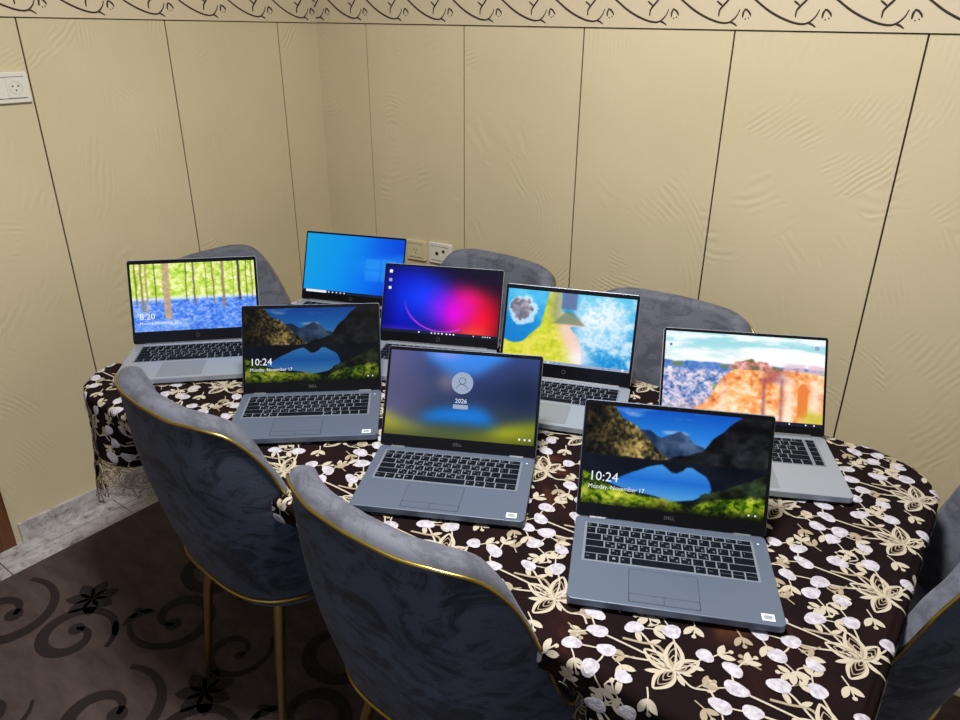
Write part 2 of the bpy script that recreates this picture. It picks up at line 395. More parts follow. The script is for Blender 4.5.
# ------------------------------------------------------------------ socket plates
def socket(name, loc, rz, w, h, m, holes, tilt=0, **k):
    e = empty(name, loc, rz, **k); e.rotation_euler = (0, tilt, rz)
    def up(mb): return mb.xf(Matrix.Rotation(PI/2, 4, 'X'))     # local xy -> xz, front to -y
    up(MB().prism(rrect(-w/2, -h/2, w/2, h/2, .006), 0, .010, 0, .0025)).build('cover_plate', m, e)
    for cx, kind in holes:
        up(MB().prism(rrect(cx-.023, -h/2+.014, cx+.023, h/2-.014, .002), .0098, .0125, 0, .0008)).build('module', m, e)
        if kind == 'socket':
            c = MB()
            c.tube([(cx+.017*math.cos(2*PI*q/24), -.0128, .017*math.sin(2*PI*q/24)) for q in range(24)], .0008, 6, closed=True)
            c.build('socket_ring', M['plastic_cream'], e)
            hh = MB()
            for hx, hz in ((-.0075, .004), (.0075, .004), (0, -.007)):
                hh.tube([(cx+hx, -.0122, hz), (cx+hx, -.0132, hz)], .0023, 10)
            hh.build('pin_hole', M['hole'], e)
    for zz in (h/2-.0135, -h/2+.0125): MB().box((-w/2+.012, -.0112, zz), (w/2-.012, -.0098, zz+.001)).build('seam', M['hole'], e)
    return e
socket('wall_socket', (0, -1.183, 1.403), PI/2, .148, .083, M['plastic'], ((-.03, 'blank'), (.035, 'socket')), label='white double wall socket plate high on the left wall, at the picture edge', cat='socket')
socket('wall_socket', (.492, 0, .757), 0, .098, .080, M['plastic_cream'], ((.0, 'socket'),), -.05, label='cream wall socket on the back wall beside the blue screen laptop', cat='socket')
e_ = socket('wall_socket', (.615, 0, .765), 0, .112, .082, M['plastic'], ((-.005, 'blank'),), -.03, label='white wall socket with two dark round holes, left of a grey chair back', cat='socket')
hh = MB(); hh.tube([(-.012, -.012, 0), (-.012, -.0135, 0)], .0075, 14).build('pin_hole', M['hole'], e_)
hh = MB(); hh.tube([(.020, -.012, .012), (.020, -.0135, .012)], .006, 14).build('pin_hole', M['hole'], e_)

# ------------------------------------------------------------------ table
TX0, TX1, TY0, TY1, TZ = .585, 2.392, -1.43, -.56, .758
tb = empty('dining_table', ((TX0+TX1)/2, (TY0+TY1)/2, 0.0137), label='dining table hidden under the floral cloth, dark wooden legs', cat='table')
hx, hy = (TX1-TX0)/2-.004, (TY1-TY0)/2-.004
MB().prism(rrect(-hx, -hy, hx, hy, .131), .715, .743, 0, .004).build('tabletop', M['table'], tb)
MB().box((-hx+.20, -hy+.22, .64), (hx-.20, -hy+.24, .715)).box((-hx+.20, hy-.24, .64), (hx-.20, hy-.22, .715)).box((-hx+.20, -hy+.24, .64), (-hx+.22, hy-.24, .715)).box((hx-.22, -hy+.24, .64), (hx-.20, hy-.24, .715)).build('apron', M['table'], tb)
for sx in (-1, 1):
    for sy in (-1, 1):
        MB().tube([(sx*(hx-.22), sy*(hy-.24), 0), (sx*(hx-.22), sy*(hy-.24), .35), (sx*(hx-.22), sy*(hy-.24), .72)], [.018, .026, .032], 14).build('leg', M['table'], tb)
# cloth surface: flat coords (a,b) world XY on the table, beyond the edge it bends down
CR = .135; LACE = .085; DL, DF, DR, DB = .27, .25, .24, .20
TUCK = ((1.172, -1.43, 0), (1.741, -1.43, 0), (2.392, -.80, 1), (.585, -.872, 1), (1.128, -.56, 0), (1.717, -.56, 0))
def tuck(bx, by):
    """how far the hanging cloth is pushed in by the chair standing there, 0..1"""
    k = 0
    for x, y, ax_ in TUCK:
        along, across = (by-y, bx-x) if ax_ else (bx-x, by-y)
        if abs(across) < .06: k = max(k, min(1, max(0, (.335-abs(along))/.05)))
    return k*k*(3-2*k)
def cloth(a, b):
    cx = min(max(a, TX0+CR), TX1-CR); cy = min(max(b, TY0+CR), TY1-CR)
    dx, dy = a-cx, b-cy; d = math.hypot(dx, dy)
    s_ = d-CR
    if s_ <= 0: return Vector((a, b, TZ+.0002))
    nx, ny = dx/d, dy/d
    bx, by = cx+nx*CR, cy+ny*CR
    r = .012; q = r*PI/2
    if s_ < q: o = r*math.sin(s_/r); z = TZ-r*(1-math.cos(s_/r)); t = 0
    else: t = s_-q; o = r; z = TZ-r-t
    corner = abs(nx*ny)*2
    o -= tuck(bx, by)*min(.105, max(0, t-.036)*2)
    per = bx*1.0-by*1.0+math.atan2(ny, nx)*.12
    k = t/.22
    right = 1 if nx < .5 else .25
    o += right*k*(.014*math.sin(per*23)+.008*math.sin(per*41+1.3)+.006) + corner*k*.004
    
    return Vector((bx+nx*o, by+ny*o, z))
def cloth_n(a, b, off):
    e = .0015; p = cloth(a, b); u = cloth(a+e, b)-cloth(a-e, b); v = cloth(a, b+e)-cloth(a, b-e); n = u.cross(v)
    if n.length < 1e-12: return p+Vector((0, 0, off))
    return p+n.normalized()*off
A0, A1, B0, B1 = TX0-DL+LACE, TX1+DR-LACE, TY0-DF+LACE, TY1+DB-LACE
def axis(lo, e0, e1, hi):
    r = list(np.arange(lo, e0, .006))+list(np.arange(e0, e0+.06, .006))+list(np.arange(e0+.06, e1-.06, .03))+list(np.arange(e1-.06, e1, .006))+list(np.arange(e1, hi-.002, .006))+[hi]
    return r
ax = axis(A0, TX0, TX1, A1); ay = axis(B0, TY0, TY1, B1)
cb = MB(); cb.grid([[cloth(a, b) for b in ay] for a in ax], 0, True)
tc = cb.build('tablecloth', M['cloth'], label='dark burgundy tablecloth embroidered with cream flowers and lilac berries', cat='tablecloth')
emb = MB(); lay = [0]; f3 = lambda a, b: cloth_n(a, b, .0010+(lay[0] % 14)*.00006); f4 = lambda a, b: cloth_n(a, b, .0026); f5 = lambda a, b: cloth_n(a, b, .0020)
def inside(a, b, mg=.012): return A0+mg < a < A1-mg and B0+mg < b < B1-mg
def stem(pts, wd=.0030, m=0):
    p = spline(pts, 4)
    if all(inside(*q, .004) for q in p): ribbon2(emb, p, wd, f3, m)
def petal(x, y, a, L, W, fill=True):
    if not (inside(x+L*math.cos(a), y+L*math.sin(a)) and inside(x, y)): return
    c, s = math.cos(a), math.sin(a)
    def loop(sc_, sh=0):
        o = []
        for i in range(15):
            t = i/14; th_ = PI*t; o.append((L*(sh+sc_*t), W/2*sc_*math.sin(th_)**.8*(1-.25*t)))
        return o
    up = loop(1)
    for sg in (1, -1): ribbon2(emb, [(x+c*u-s*v*sg, y+s*u+c*v*sg) for u, v in up], [.0032+.0026*math.sin(PI*i/14) for i in range(15)], f3, 0)
    if fill:
        for sc_ in (.72, .48, .25):
            lp = loop(sc_, .06)
            for sg in (1, -1): ribbon2(emb, [(x+c*u-s*v*sg, y+s*u+c*v*sg) for u, v in lp[::2]], .0016, f3, 1)
def eleaf(x, y, a, L=.019, W=.0075, m=0):
    if inside(x+L*math.cos(a), y+L*math.sin(a)): leaf2(emb, x, y, a, L, W, f3, m)
def berry(x, y, a, L=.0125, W=.0095):
    if not inside(x, y, .016): return
    ring = []; ring2 = []
    for k in range(16):
        t = 2*PI*k/16; rr = 1+.10*math.cos(2*t+x*90)+.07*math.cos(3*t+y*70)
        u, v = L*rr*math.cos(t), W*rr*math.sin(t)
        ring.append(f5(x+u*math.cos(a)-v*math.sin(a), y+u*math.sin(a)+v*math.cos(a)))
        ring2.append(f4(x+.6*(u*math.cos(a)-v*math.sin(a)), y+.6*(u*math.sin(a)+v*math.cos(a))))
    emb.grid([ring, ring2], 2, True, closev=True, flip=True); emb.add(ring2, [tuple(range(16))], 2, True)
def sprig(x, y, a, sz=1.0, m=0):
    """little twig with three leaves and a bud"""
    c, s = math.cos(a), math.sin(a); L = .038*sz
    stem([(x, y), (x+c*L*.5-s*.002, y+s*L*.5+c*.002), (x+c*L, y+s*L)], .0022, m)
    eleaf(x+c*L*.45, y+s*L*.45, a+.65, .024*sz, .0108*sz, m); eleaf(x+c*L*.45, y+s*L*.45, a-.65, .024*sz, .0108*sz, m)
    q = (x+c*L, y+s*L)
    if inside(*q, .01): emb.add([f3(q[0]+.0038*math.cos(k), q[1]+.0038*math.sin(k)) for k in (0, 1.05, 2.1, 3.14, 4.2, 5.25)], [(0, 1, 2, 3, 4, 5)], m)
def tile(fx, fy, jit):
    J = lambda s=.004: jit.uniform(-s, s)
    g = jit.uniform(-.15, .15)
    for a, L, W in ((2.05, .054, .027), (1.10, .042, .022), (3.05, .052, .026), (-1.75, .046, .026)): petal(fx, fy, a+g+J(.1), L, W)
    eleaf(fx-.012, fy-.010, 3.75+g, .026, .008); eleaf(fx+.006, fy-.004, -.55+g, .020, .007); eleaf(fx+.008, fy+.003, .3+g, .016, .006)
    P = [(-.141, .034), (-.124, .004), (-.137, -.038), (-.094, -.026), (-.100, -.062), (-.079, .045), (-.034, .066)]
    B = [(fx+x+J(), fy+y+J()) for x, y in P]
    # sweeping stems from the flower out to the berries
    for k in (1, 3, 5): stem([(fx, fy), (fx-.03, fy+(B[k][1]-fy)*.25+.004), (fx-.06, fy+(B[k][1]-fy)*.75+.003), B[k]], .0033)
    stem([(fx-.004, fy+.006), (fx-.035, fy+.028), (fx-.060, fy+.020), (fx-.085, fy+.012)], .0042, 1)
    stem([(fx, fy), (fx-.012, fy+.035), B[6]], .0028)
    stem([B[3], (fx-.112, fy-.030), B[2]], .0026); stem([B[3], (fx-.092, fy-.045), B[4]], .0026); stem([B[1], (fx-.138, fy+.018), B[0]], .0026)
    stem([(fx+.004, fy), (fx+.03, fy-.012), (fx+.052, fy-.004), (fx+.066, fy-.016)], .0030)
    for i, (x, y) in enumerate(B): berry(x, y, jit.uniform(-.5, .7), .0152*jit.uniform(.9, 1.12), .0124*jit.uniform(.9, 1.1))
    sprig(B[2][0]+.004, B[2][1]-.008, -1.1+J(.3), 1); sprig(B[4][0]+.010, B[4][1]-.006, -.7+J(.3), 1.05); sprig(B[3][0]+.012, B[3][1]-.006, -.35+J(.3), 1)
    sprig(B[5][0]+.010, B[5][1]+.006, .5+J(.3), .95); sprig(fx-.018, fy-.048, -.9+J(.3), 1); sprig(B[6][0]-.008, B[6][1]+.008, 2.1+J(.3), .9)
    sprig(B[0][0]+.004, B[0][1]+.010, 1.5+J(.4), .9); sprig(fx+.035, fy-.012, .9+J(.3), .85, 1); sprig(fx-.055, fy-.010, -2.3+J(.3), .8, 1)
    sprig(B[1][0]-.010, B[1][1]-.004, -2.6+J(.3), .8)
    # fillers between the big flowers
    stem([(fx-.050, fy-.052), (fx-.070, fy-.074), (fx-.055, fy-.090), (fx-.066, fy-.104)], .0024); berry(fx-.052, fy-.052, .3, .0125, .0105)
    sprig(fx-.062, fy-.080, -2.5+J(.3), .85); sprig(fx+.030, fy+.050, 1.0+J(.4), 1.0); berry(fx+.024, fy+.052, .2, .0135, .0110)
    stem([(fx+.002, fy+.004), (fx+.018, fy+.030), (fx+.024, fy+.050)], .0026); eleaf(fx+.014, fy+.022, .2, .020, .008)
    sprig(fx+.042, fy-.030, -.6+J(.3), .9, 1); sprig(fx-.110, fy+.056, 2.6+J(.4), .85, 1); eleaf(fx-.060, fy+.020, 2.3, .024, .009); eleaf(fx-.050, fy+.026, .9, .020, .008)
jit = random.Random(7)
for i in range(-1, 13):
    for j in range(-2, 9):
        fx = 2.372-.2065*i; fy = -1.352+.160*j+(.0 if i % 2 == 0 else -.02)
        if A0-.2 < fx < A1+.2 and B0-.1 < fy < B1+.15: tile(fx, fy, jit)
emb.build('floral_embroidery', [M['thread'], M['thread_tan'], M['berry']], tc)
# lace border: band, rings and a scalloped fringe
lc = MB()
def hemline():
    """closed loop of flat cloth coordinates round the hem with outward direction"""
    pts = []; st = .010
    r = .03
    for x, y, a in ((A1-r, B0+r, -PI/2), (A1-r, B1-r, 0), (A0+r, B1-r, PI/2), (A0+r, B0+r, PI)):
        for k in range(5): t = a+PI/2*k/5; pts.append(np.array((x+r*math.cos(t), y+r*math.sin(t))))
        t = a+PI/2; e = np.array((x+r*math.cos(t), y+r*math.sin(t)))
        nxt = {-PI/2: (A1, B1-r), 0: (A0+r, B1), PI/2: (A0, B0+r), PI: (A1-r, B0)}[a]
        L = np.hypot(*(np.array(nxt)-e)); n = int(L/st)
        for k in range(n): pts.append(e+(np.array(nxt)-e)*k/n)
    return pts
H = hemline(); N = len(H)
def out_(i):
    t = H[(i+1) % N]-H[i-1]; t = t/np.hypot(*t); return np.array((t[1], -t[0]))
def hem(i, d): p = H[i % N]+out_(i % N)*d; return cloth(*p)
for d, wd in ((-.006, .004), (.002, .003), (.012, .003)): lc.grid([[hem(i, d) for i in range(N)], [hem(i, d+wd) for i in range(N)]], 0, True, closev=True)
for i in range(0, N-3, 4):
    c = H[i+2]+out_(i+2)*.034; o = out_(i+2); t = np.array((-o[1], o[0]))
    for rr in (.017, .010, .004):
        lc.tube([cloth_n(*(c+t*rr*math.cos(q*PI/7)+o*rr*1.1*math.sin(q*PI/7)), .001) for q in range(14)], .0011, 4, closed=True)
    for da in (-.8, -.3, .3, .8):
        for b0, L in ((.018, .020), (.03, .022)):
            a = c+t*b0*math.sin(da)+o*b0*math.cos(da); b = a+t*L*math.sin(da*1.6)+o*L*math.cos(da*1.6)
            m_ = (a+b)/2+t*.003
            lc.tube([cloth_n(*a, .001), cloth_n(*m_, .001), cloth_n(*b, .001)], .0014, 4)
    for q in range(3):
        a = c+t*(-.012+.012*q)+o*.045
        lc.tube([cloth_n(*(a+np.array((.0035*math.cos(z*PI/4), .0035*math.sin(z*PI/4)))), .001) for z in range(8)], .0011, 4, closed=True)
    for q in range(5):
        a = H[i]+out_(i)*.015+t*.008*q; lc.tube([cloth_n(*a, .0006), cloth_n(*(a+o*.034+t*.006*(-1)**q), .0006)], .0007, 4)
lc.build('lace_edging', M['lace'], tc, label='beige scalloped lace edging')

# ------------------------------------------------------------------ chairs
def make_chair():
    root = empty('dining_chair', (0, 0, 0))
    rim = [(0, -.288, .910), (.091, -.281, .909), (.156, -.261, .908), (.205, -.230, .893), (.234, -.196, .844), (.249, -.166, .778), (.263, -.138, .698), (.272, -.106, .615), (.264, -.06, .56), (.244, 0, .53)]
    bot = [(0, -.212, .455), (.07, -.210, .455), (.125, -.198, .455), (.165, -.175, .455), (.190, -.148, .456), (.208, -.115, .458), (.216, -.085, .46), (.219, -.055, .462), (.220, -.025, .464), (.220, .01, .466)]
    R = spline(rim, 5); B_ = spline(bot, 5)
    R = [np.array((-p[0], p[1], p[2])) for p in R[:0:-1]]+R; B_ = [np.array((-p[0], p[1], p[2])) for p in B_[:0:-1]]+B_
    n = len(R)
    cen = np.array((0, .0, 0))
    def inward(i):
        t = R[min(n-1, i+1)]-R[max(0, i-1)]; nn = np.array((-t[1], t[0], 0)); return nn/np.linalg.norm(nn)
    def outer(i, t):
        p = B_[i]*(1-t)+R[i]*t; bl = math.sin(PI*t)*.018; return p-inward(i)*bl
    thick = [.046-.014*abs(2*i/(n-1)-1)**3 for i in range(n)]
    K = 14
    out = [[outer(i, k/K) for k in range(K+1)] for i in range(n)]
    ob = MB(); ob.grid(out, 0, True)
    # roll over the rim and down inside
    inner = []
    for i in range(n):
        q = inward(i); T_ = thick[i]; r0 = R[i]; row = []
        for a in np.linspace(0, PI, 7): row.append(r0+q*(T_/2*(1-math.cos(a)))+np.array((0, 0, 1))*math.sin(a)*.017)
        for k in range(1, 9):
            t = k/8; base = B_[i]+inward(i)*.035; base = np.array((base[0], base[1], .47)); top = r0+q*T_
            row.append(top*(1-t)+base*t+q*math.sin(PI*t)*.012)
        inner.append(row)
    ob.grid(inner, 1, True)
    # front ends of the arms closed
    for i, fl_ in ((0, False), (n-1, True)):
        loop = out[i]+inner[i][1:]
        c = sum(loop)/len(loop); vs = [c]+loop; L = len(loop)
        ob.add(vs, [((0, k+1, k+2) if fl_ else (0, k+2, k+1)) for k in range(L-1)]+[((0, L, 1) if fl_ else (0, 1, L))], 1, False)
    ob.build('backrest', [M['velvet_out'], M['velvet_in']], root)
    gp = MB(); gp.tube([r-inward(i)*.002+np.array((0, 0, .001)) for i, r in enumerate(R)], .0032, 8); gp.build('gold_piping', M['gold'], root)
    # seat shell + cushion
    ring = B_+[np.array((-.0, .215, .466))]
    st = MB()
    def so(sc_, z): return [(p[0]*sc_, (p[1]+.0)*sc_, z) for p in (B_+[np.array(q) for q in ((.217, .08, 0), (.205, .14, 0), (.175, .19, 0), (.12, .213, 0), (.0, .222, 0), (-.12, .213, 0), (-.175, .19, 0), (-.205, .14, 0), (-.217, .08, 0))])]
    L = [so(.80, .415), so(.93, .425), so(.985, .445), so(.985, .456)]
    st.grid(L, 0, True, closev=True); st.add(L[0], [tuple(reversed(range(len(L[0]))))], 0)
    st.build('seat_pan', [M['velvet_out']], root)
    cu = MB(); L = [so(.86, .458), so(.93, .475), so(.93, .505), so(.88, .525), so(.7, .532), so(.3, .534)]
    cu.grid(L, 0, True, closev=True, flip=False); cu.add(L[-1], [tuple(range(len(L[0])))], 0, True); cu.build('seat_cushion', [M['velvet_in']], root)
    MB().tube([(p[0]*1.01, p[1]*1.01, .456) for p in so(1, 0)], .0045, 8, closed=True).build('base_trim', M['gold'], root)
    for sx in (-1, 1):
        for sy in (-1, 1):
            MB().tube([(sx*.125, sy*.125, .43), (sx*.150, sy*.155, .30), (sx*.165, sy*.19, .0135)], [.013, .012, .008], 12).build('leg', M['brass'], root)
    MB().tube([(-.125, -.125, .418), (.125, .125, .418)], .009, 8).tube([(-.125, .125, .416), (.125, -.125, .416)], .009, 8).build('leg_brace', M['brass'], root)
    return root
chair = make_chair()
G = 'velvet dining chairs round the table'
spots = [
 (1.162, -1.245, -4, 'slate velvet dining chair with gold piping seen from behind, left one of the near pair'),
 (1.741, -1.277, -2.3, 'slate velvet dining chair with gold piping seen from behind, nearest one at bottom centre'),
 (2.285, -.795, 88, 'slate velvet dining chair cut by the right picture edge, at the right table end'),
 (.640, -.872, -83.2, 'grey velvet dining chair behind the bluebell forest laptop, at the left table end'),
 (1.128, -.583, 175.8, 'grey velvet dining chair at the back wall behind the red and blue screen laptop'),
 (1.717, -.611, 179.1, 'grey velvet dining chair at the back wall between the island and canyon screen laptops')]
for i, (x, y, a, lab) in enumerate(spots):
    c = chair if i == 0 else copy_tree(chair)
    c.location = (x, y, 0); c.rotation_euler = (0, 0, math.radians(a)); setp(c, lab, 'chair', G)

# ------------------------------------------------------------------ screen pictures (numpy painting, stored as vertex colours of the lit display)
NX, NY = 288, 168
U, V = np.meshgrid((np.arange(NX)+.5)/NX, (np.arange(NY)+.5)/NY)      # V grows downwards
def vnoise(u, v, fx, fy, seed):
    r = np.random.default_rng(seed).random((64, 64)); x = u*fx; y = v*fy
    xi = np.floor(x).astype(int); yi = np.floor(y).astype(int); fx_ = x-xi; fy_ = y-yi
    fx_ = fx_*fx_*(3-2*fx_); fy_ = fy_*fy_*(3-2*fy_); g = lambda a, b: r[b % 64, a % 64]
    return (g(xi, yi)*(1-fx_)+g(xi+1, yi)*fx_)*(1-fy_)+(g(xi, yi+1)*(1-fx_)+g(xi+1, yi+1)*fx_)*fy_
def fbm(fx, fy, seed, oc=5, u=None, v=None):
    u = U if u is None else u; v = V if v is None else v; s_ = 0; a = 1; t = 0
    for o in range(oc): s_ = s_+a*vnoise(u, v, fx*2**o, fy*2**o, seed+o*17); t += a; a *= .55
    return s_/t
def C(*c): return np.array(c, float)/255
def mix(im, col, k):
    k = np.clip(k, 0, 1)[..., None]; return im*(1-k)+col*k
def sst(a, b, x): t = np.clip((x-a)/(b-a), 0, 1); return t*t*(3-2*t)
def pl(xs, ys): return np.interp(U, xs, ys)
def grad(t, stops):
    xs = [s_[0] for s_ in stops]; return np.stack([np.interp(t, xs, [s_[1][i] for s_ in stops]) for i in range(3)], -1)
E_ = .006
def lake(dark=1.0):
    n = fbm(14, 9, 3); n2 = fbm(40, 26, 9); n3 = fbm(6, 4, 21)
    im = grad(V, [(0, C(12, 82, 190)), (.25, C(38, 128, 220)), (.45, C(110, 170, 225))])
    im = mix(im, C(190, 214, 240), sst(.55, .75, fbm(4, 14, 5))*.6)
    def below(xs, ys, rough, seed, e=E_): y = pl(xs, ys)+(fbm(20, 1, seed, 4)-.5)*rough; return sst(-e, e, V-y)
    far = below([0, .28, .36, .42, .46, .52, .57, .60, .65, .72, 1], [.6, .2, .22, .27, .24, .19, .23, .30, .33, .42, .6], .03, 31)
    im = mix(im, grad(n, [(.3, C(26, 44, 74)), (.7, C(78, 104, 140))]), far)
    l_ = below([0, .15, .20, .28, .34, .40, .47, .53], [-.3, 0.0, .10, .18, .28, .38, .49, .52], .05, 41)*(V < .52)
    lc_ = grad(n*.4+n2*.3+fbm(90, 40, 17, 2)*.3, [(.34, C(14, 16, 18)), (.48, C(74, 68, 44)), (.58, C(160, 132, 70)), (.74, C(224, 200, 140))])
    lc_ = lc_*(np.clip(.35+1.1*(U-.05)/.4, .3, 1.15))[..., None]
    im = mix(im, lc_, l_)
    r_ = below([.45, .5, .58, .65, .70, .78, .86, 1], [.49, .44, .42, .37, .24, .10, -.02, -.3], .04, 51)*(V < .62)
    im = mix(im, grad(n, [(.3, C(8, 9, 13)), (.75, C(44, 46, 52))]), r_*(U > .44))
    wat = sst(.49, .505, V-.0*(U)) 
    refl = grad(n3, [(.2, C(6, 10, 20)), (.8, C(16, 24, 38))])
    im = mix(im, refl, wat)
    top = pl([0, .10, .20, .28, .35, .40, .44, .46, .49, .52, .55, .57, .60, .64, .68, .70, .72, 1], [.9, .79, .71, .64, .585, .55, .54, .565, .605, .61, .585, .55, .54, .575, .62, .67, .78, 1.0])+(n-.5)*.02
    botm = pl([0, .12, .24, .41, .5, .62, .70, .73], [.70, .76, .82, .86, .90, .86, .78, .70])
    lk_ = sst(-E_, E_, V-top)*sst(-E_, E_, botm-V)
    im = mix(im, grad((V-.53)/.35, [(0, C(70, 150, 225)), (.5, C(28, 108, 205)), (1, C(84, 160, 222))]), lk_)
    g1 = sst(-.01, .01, V-(pl([0, .04, .1, .2, .35, .45, .6, .7, 1], [.66, .70, .76, .83, .88, .87, .93, .95, .95])+(n2-.5)*.06))
    gc = (.55+.6*n3)[..., None]*grad(n*.45+n2*.35+fbm(90, 60, 15, 2)*.2, [(.30, C(10, 18, 4)), (.42, C(58, 90, 10)), (.52, C(150, 178, 26)), (.66, C(226, 226, 90))])
    im = mix(im, gc, g1)
    g2 = sst(-.008, .008, V-(pl([.5, .6, .66, .78, .9, 1], [1.05, .95, .80, .73, .62, .54])+(n2-.5)*.05))*(U > .5)
    rc = grad(n, [(.3, C(10, 14, 10)), (.7, C(60, 78, 50))])
    im = mix(im, rc, g2)
    g3 = sst(.0, .03, V-(pl([.55, .66, .8, 1], [1.0, .86, .79, .76])+(n2-.5)*.08))*(U > .55)
    im = mix(im, gc*1.05, g3*(n3+.35))
    im = mix(im, C(6, 8, 6), sst(.93, 1.06, V+.07*U+(n-.5)*.14)*.9)
    return np.clip(im*dark, 0, 1)
def blur(im, k):
    for ax_ in (0, 1):
        for _ in range(3):
            p = np.pad(im, [(k, k) if a == ax_ else (0, 0) for a in range(3)], mode='edge'); c = np.cumsum(p, axis=ax_)
            c = np.concatenate([np.zeros_like(np.take(c, [0], ax_)), c], ax_); n = im.shape[ax_]
            im = (np.take(c, range(2*k+1, 2*k+1+n), ax_)-np.take(c, range(0, n), ax_))/(2*k+1)
    return im
def soft(im): return im*.55+blur(im, 1)*.45
def blob(im, u, v, su, sv, col, k=1.0): return mix(im, col, k*np.exp(-((U-u)/su)**2-((V-v)/sv)**2))
def lake_blur():
    im = grad(V, [(0, C(48, 66, 120)), (.5, C(42, 54, 92)), (1, C(60, 70, 50))])
    im = mix(im, C(96, 90, 128), (1-sst(.0, .4, U))*.8)
    sky = sst(0, .12, (V*-1+pl([0, .18, .3, .45, .6, .75, .9, 1], [-.1, -.02, .18, .33, .3, .12, -.03, -.1])))
    im = mix(im, grad(V, [(0, C(50, 130, 225)), (.4, C(60, 110, 190))]), sky)
    im = blob(im, .38, .02, .10, .03, C(190, 150, 215), .8)
    im = blob(im, .40, .34, .06, .10, C(150, 140, 140), .7)
    im = blob(im, .92, .42, .16, .25, C(24, 34, 62), .85); im = blob(im, .72, .45, .15, .12, C(26, 40, 78), .7)
    im = blob(im, .12, .42, .2, .16, C(74, 76, 108), .7)
    lk_ = sst(0, .12, V-pl([0, .2, .35, .5, .62, .75, 1], [.95, .72, .60, .56, .55, .68, .9]))*sst(0, .1, .86-V)*(1-sst(.66, .8, U))*sst(.15, .3, U)
    im = mix(im, C(20, 112, 205), lk_)
    gr = sst(0, .14, V-pl([0, .12, .3, .5, .66, .8, 1], [.66, .76, .84, .86, .84, .74, .66]))
    im = mix(im, grad(U, [(0, C(150, 150, 52)), (.3, C(112, 124, 70)), (.5, C(120, 140, 60)), (.8, C(160, 165, 32)), (1, C(118, 128, 30))]), gr)
    im = mix(im, C(22, 26, 20), sst(.9, 1.08, V+.03)*.7)
    return np.clip(blur(im, 7)*1.08, 0, 1)
def forest():
    n = fbm(30, 20, 61); n2 = fbm(60, 60, 71); im = grad(n*.6+n2*.4, [(.3, C(150, 196, 50)), (.48, C(206, 232, 90)), (.62, C(250, 254, 190))])
    gb = sst(-.02, .02, V-.52-(n-.5)*.06)
    im = mix(im, grad(n2*.6+n*.4, [(.3, C(40, 90, 215)), (.5, C(84, 140, 244)), (.7, C(170, 200, 254))]), gb)
    im = mix(im, C(225, 240, 240), np.exp(-((V-.52)/.025)**2)*.85); im = mix(im, C(236, 246, 250), sst(.6, .75, fbm(3, 8, 77))*gb*.4)
    im = mix(im, C(150, 190, 250), sst(.8, 1, V)*(1-U)*.4)
    for u, w_, b, c in ((.035, .012, .6, C(120, 100, 70)), (.08, .018, .7, C(150, 128, 96)), (.12, .016, .72, C(186, 160, 126)), (.19, .008, .6, C(90, 70, 60)), (.275, .055, .80, C(196, 166, 136)), (.44, .009, .58, C(110, 96, 80)),
                        (.50, .015, .62, C(126, 104, 110)), (.655, .012, .62, C(140, 120, 110)), (.735, .022, .68, C(158, 132, 120)), (.60, .006, .55, C(120, 110, 60)), (.865, .020, .58, C(70, 62, 62)), (.93, .007, .56, C(100, 90, 60)), (.97, .008, .6, C(110, 90, 80)), (.82, .005, .55, C(120, 120, 60))):
        k = sst(w_*.5+.004, w_*.5-.004, np.abs(U-u-(fbm(1, 6, int(u*1000), 2)-.5)*.015-0*V))*(V < b+w_*.5)
        im = mix(im, (c*(.8+.4*n2)[..., None] if True else c), k*.95)
    return np.clip(im, 0, 1)
def bluewin():
    im = grad(U*.8+V*.1, [(0, C(20, 160, 226)), (.35, C(12, 146, 236)), (.6, C(8, 112, 238)), (.8, C(10, 84, 226))])
    im = mix(im, C(4, 66, 214), sst(.55, 1.0, U)*sst(.6, .05, V)*.55); im = mix(im, C(4, 70, 210), sst(.6, .95, U)*sst(.7, 1, V)*.7)
    d = sst(.38, .75, U)*sst(.16, .02, np.abs(V-.50)-.3*(U-.5)); im = mix(im, C(40, 150, 250), d*.5)
    for u in (.70, .86): 
        for v in (.44, .64): im = mix(im, C(64, 176, 252), sst(.008, -.008, np.maximum(np.abs(U-u)-.072, np.abs(V-v)-.085))*.3)
    return np.clip(blur(im, 1), 0, 1)
def bloom():
    im = grad(U, [(0, C(6, 8, 110)), (.15, C(8, 14, 170)), (.6, C(18, 6, 60)), (1, C(22, 4, 26))])
    im = mix(im, C(4, 8, 60), sst(.25, 0, V)*.5)
    im = blob(im, .34, .45, .26, .36, C(8, 60, 250), 1); im = blob(im, .84, .72, .20, .38, C(250, 6, 40), 1); im = blob(im, .74, .45, .15, .26, C(236, 20, 70), .95)
    im = blob(im, .50, .58, .14, .26, C(110, 40, 250), .9); im = blob(im, .63, .66, .13, .28, C(226, 0, 232), 1); im = blob(im, .72, .55, .10, .22, C(240, 10, 170), .6)
    im = blob(im, .80, .96, .16, .16, C(255, 70, 60), .9)
    ring = np.exp(-((np.hypot((U-.52)/.34, (V-.45)/.50)-1)/.022)**2)*(V > .42)*(U < .68)
    im = mix(im, C(214, 60, 240), ring*sst(.40, .85, V)*.95)
    im = mix(im, C(120, 60, 230), sst(.86, 1, V)*sst(.8, .2, U)*.5)
    im = mix(im, C(14, 6, 40), sst(.55, 1.1, U-V*.75+.35)*sst(.5, .0, V))
    return np.clip(im, 0, 1)
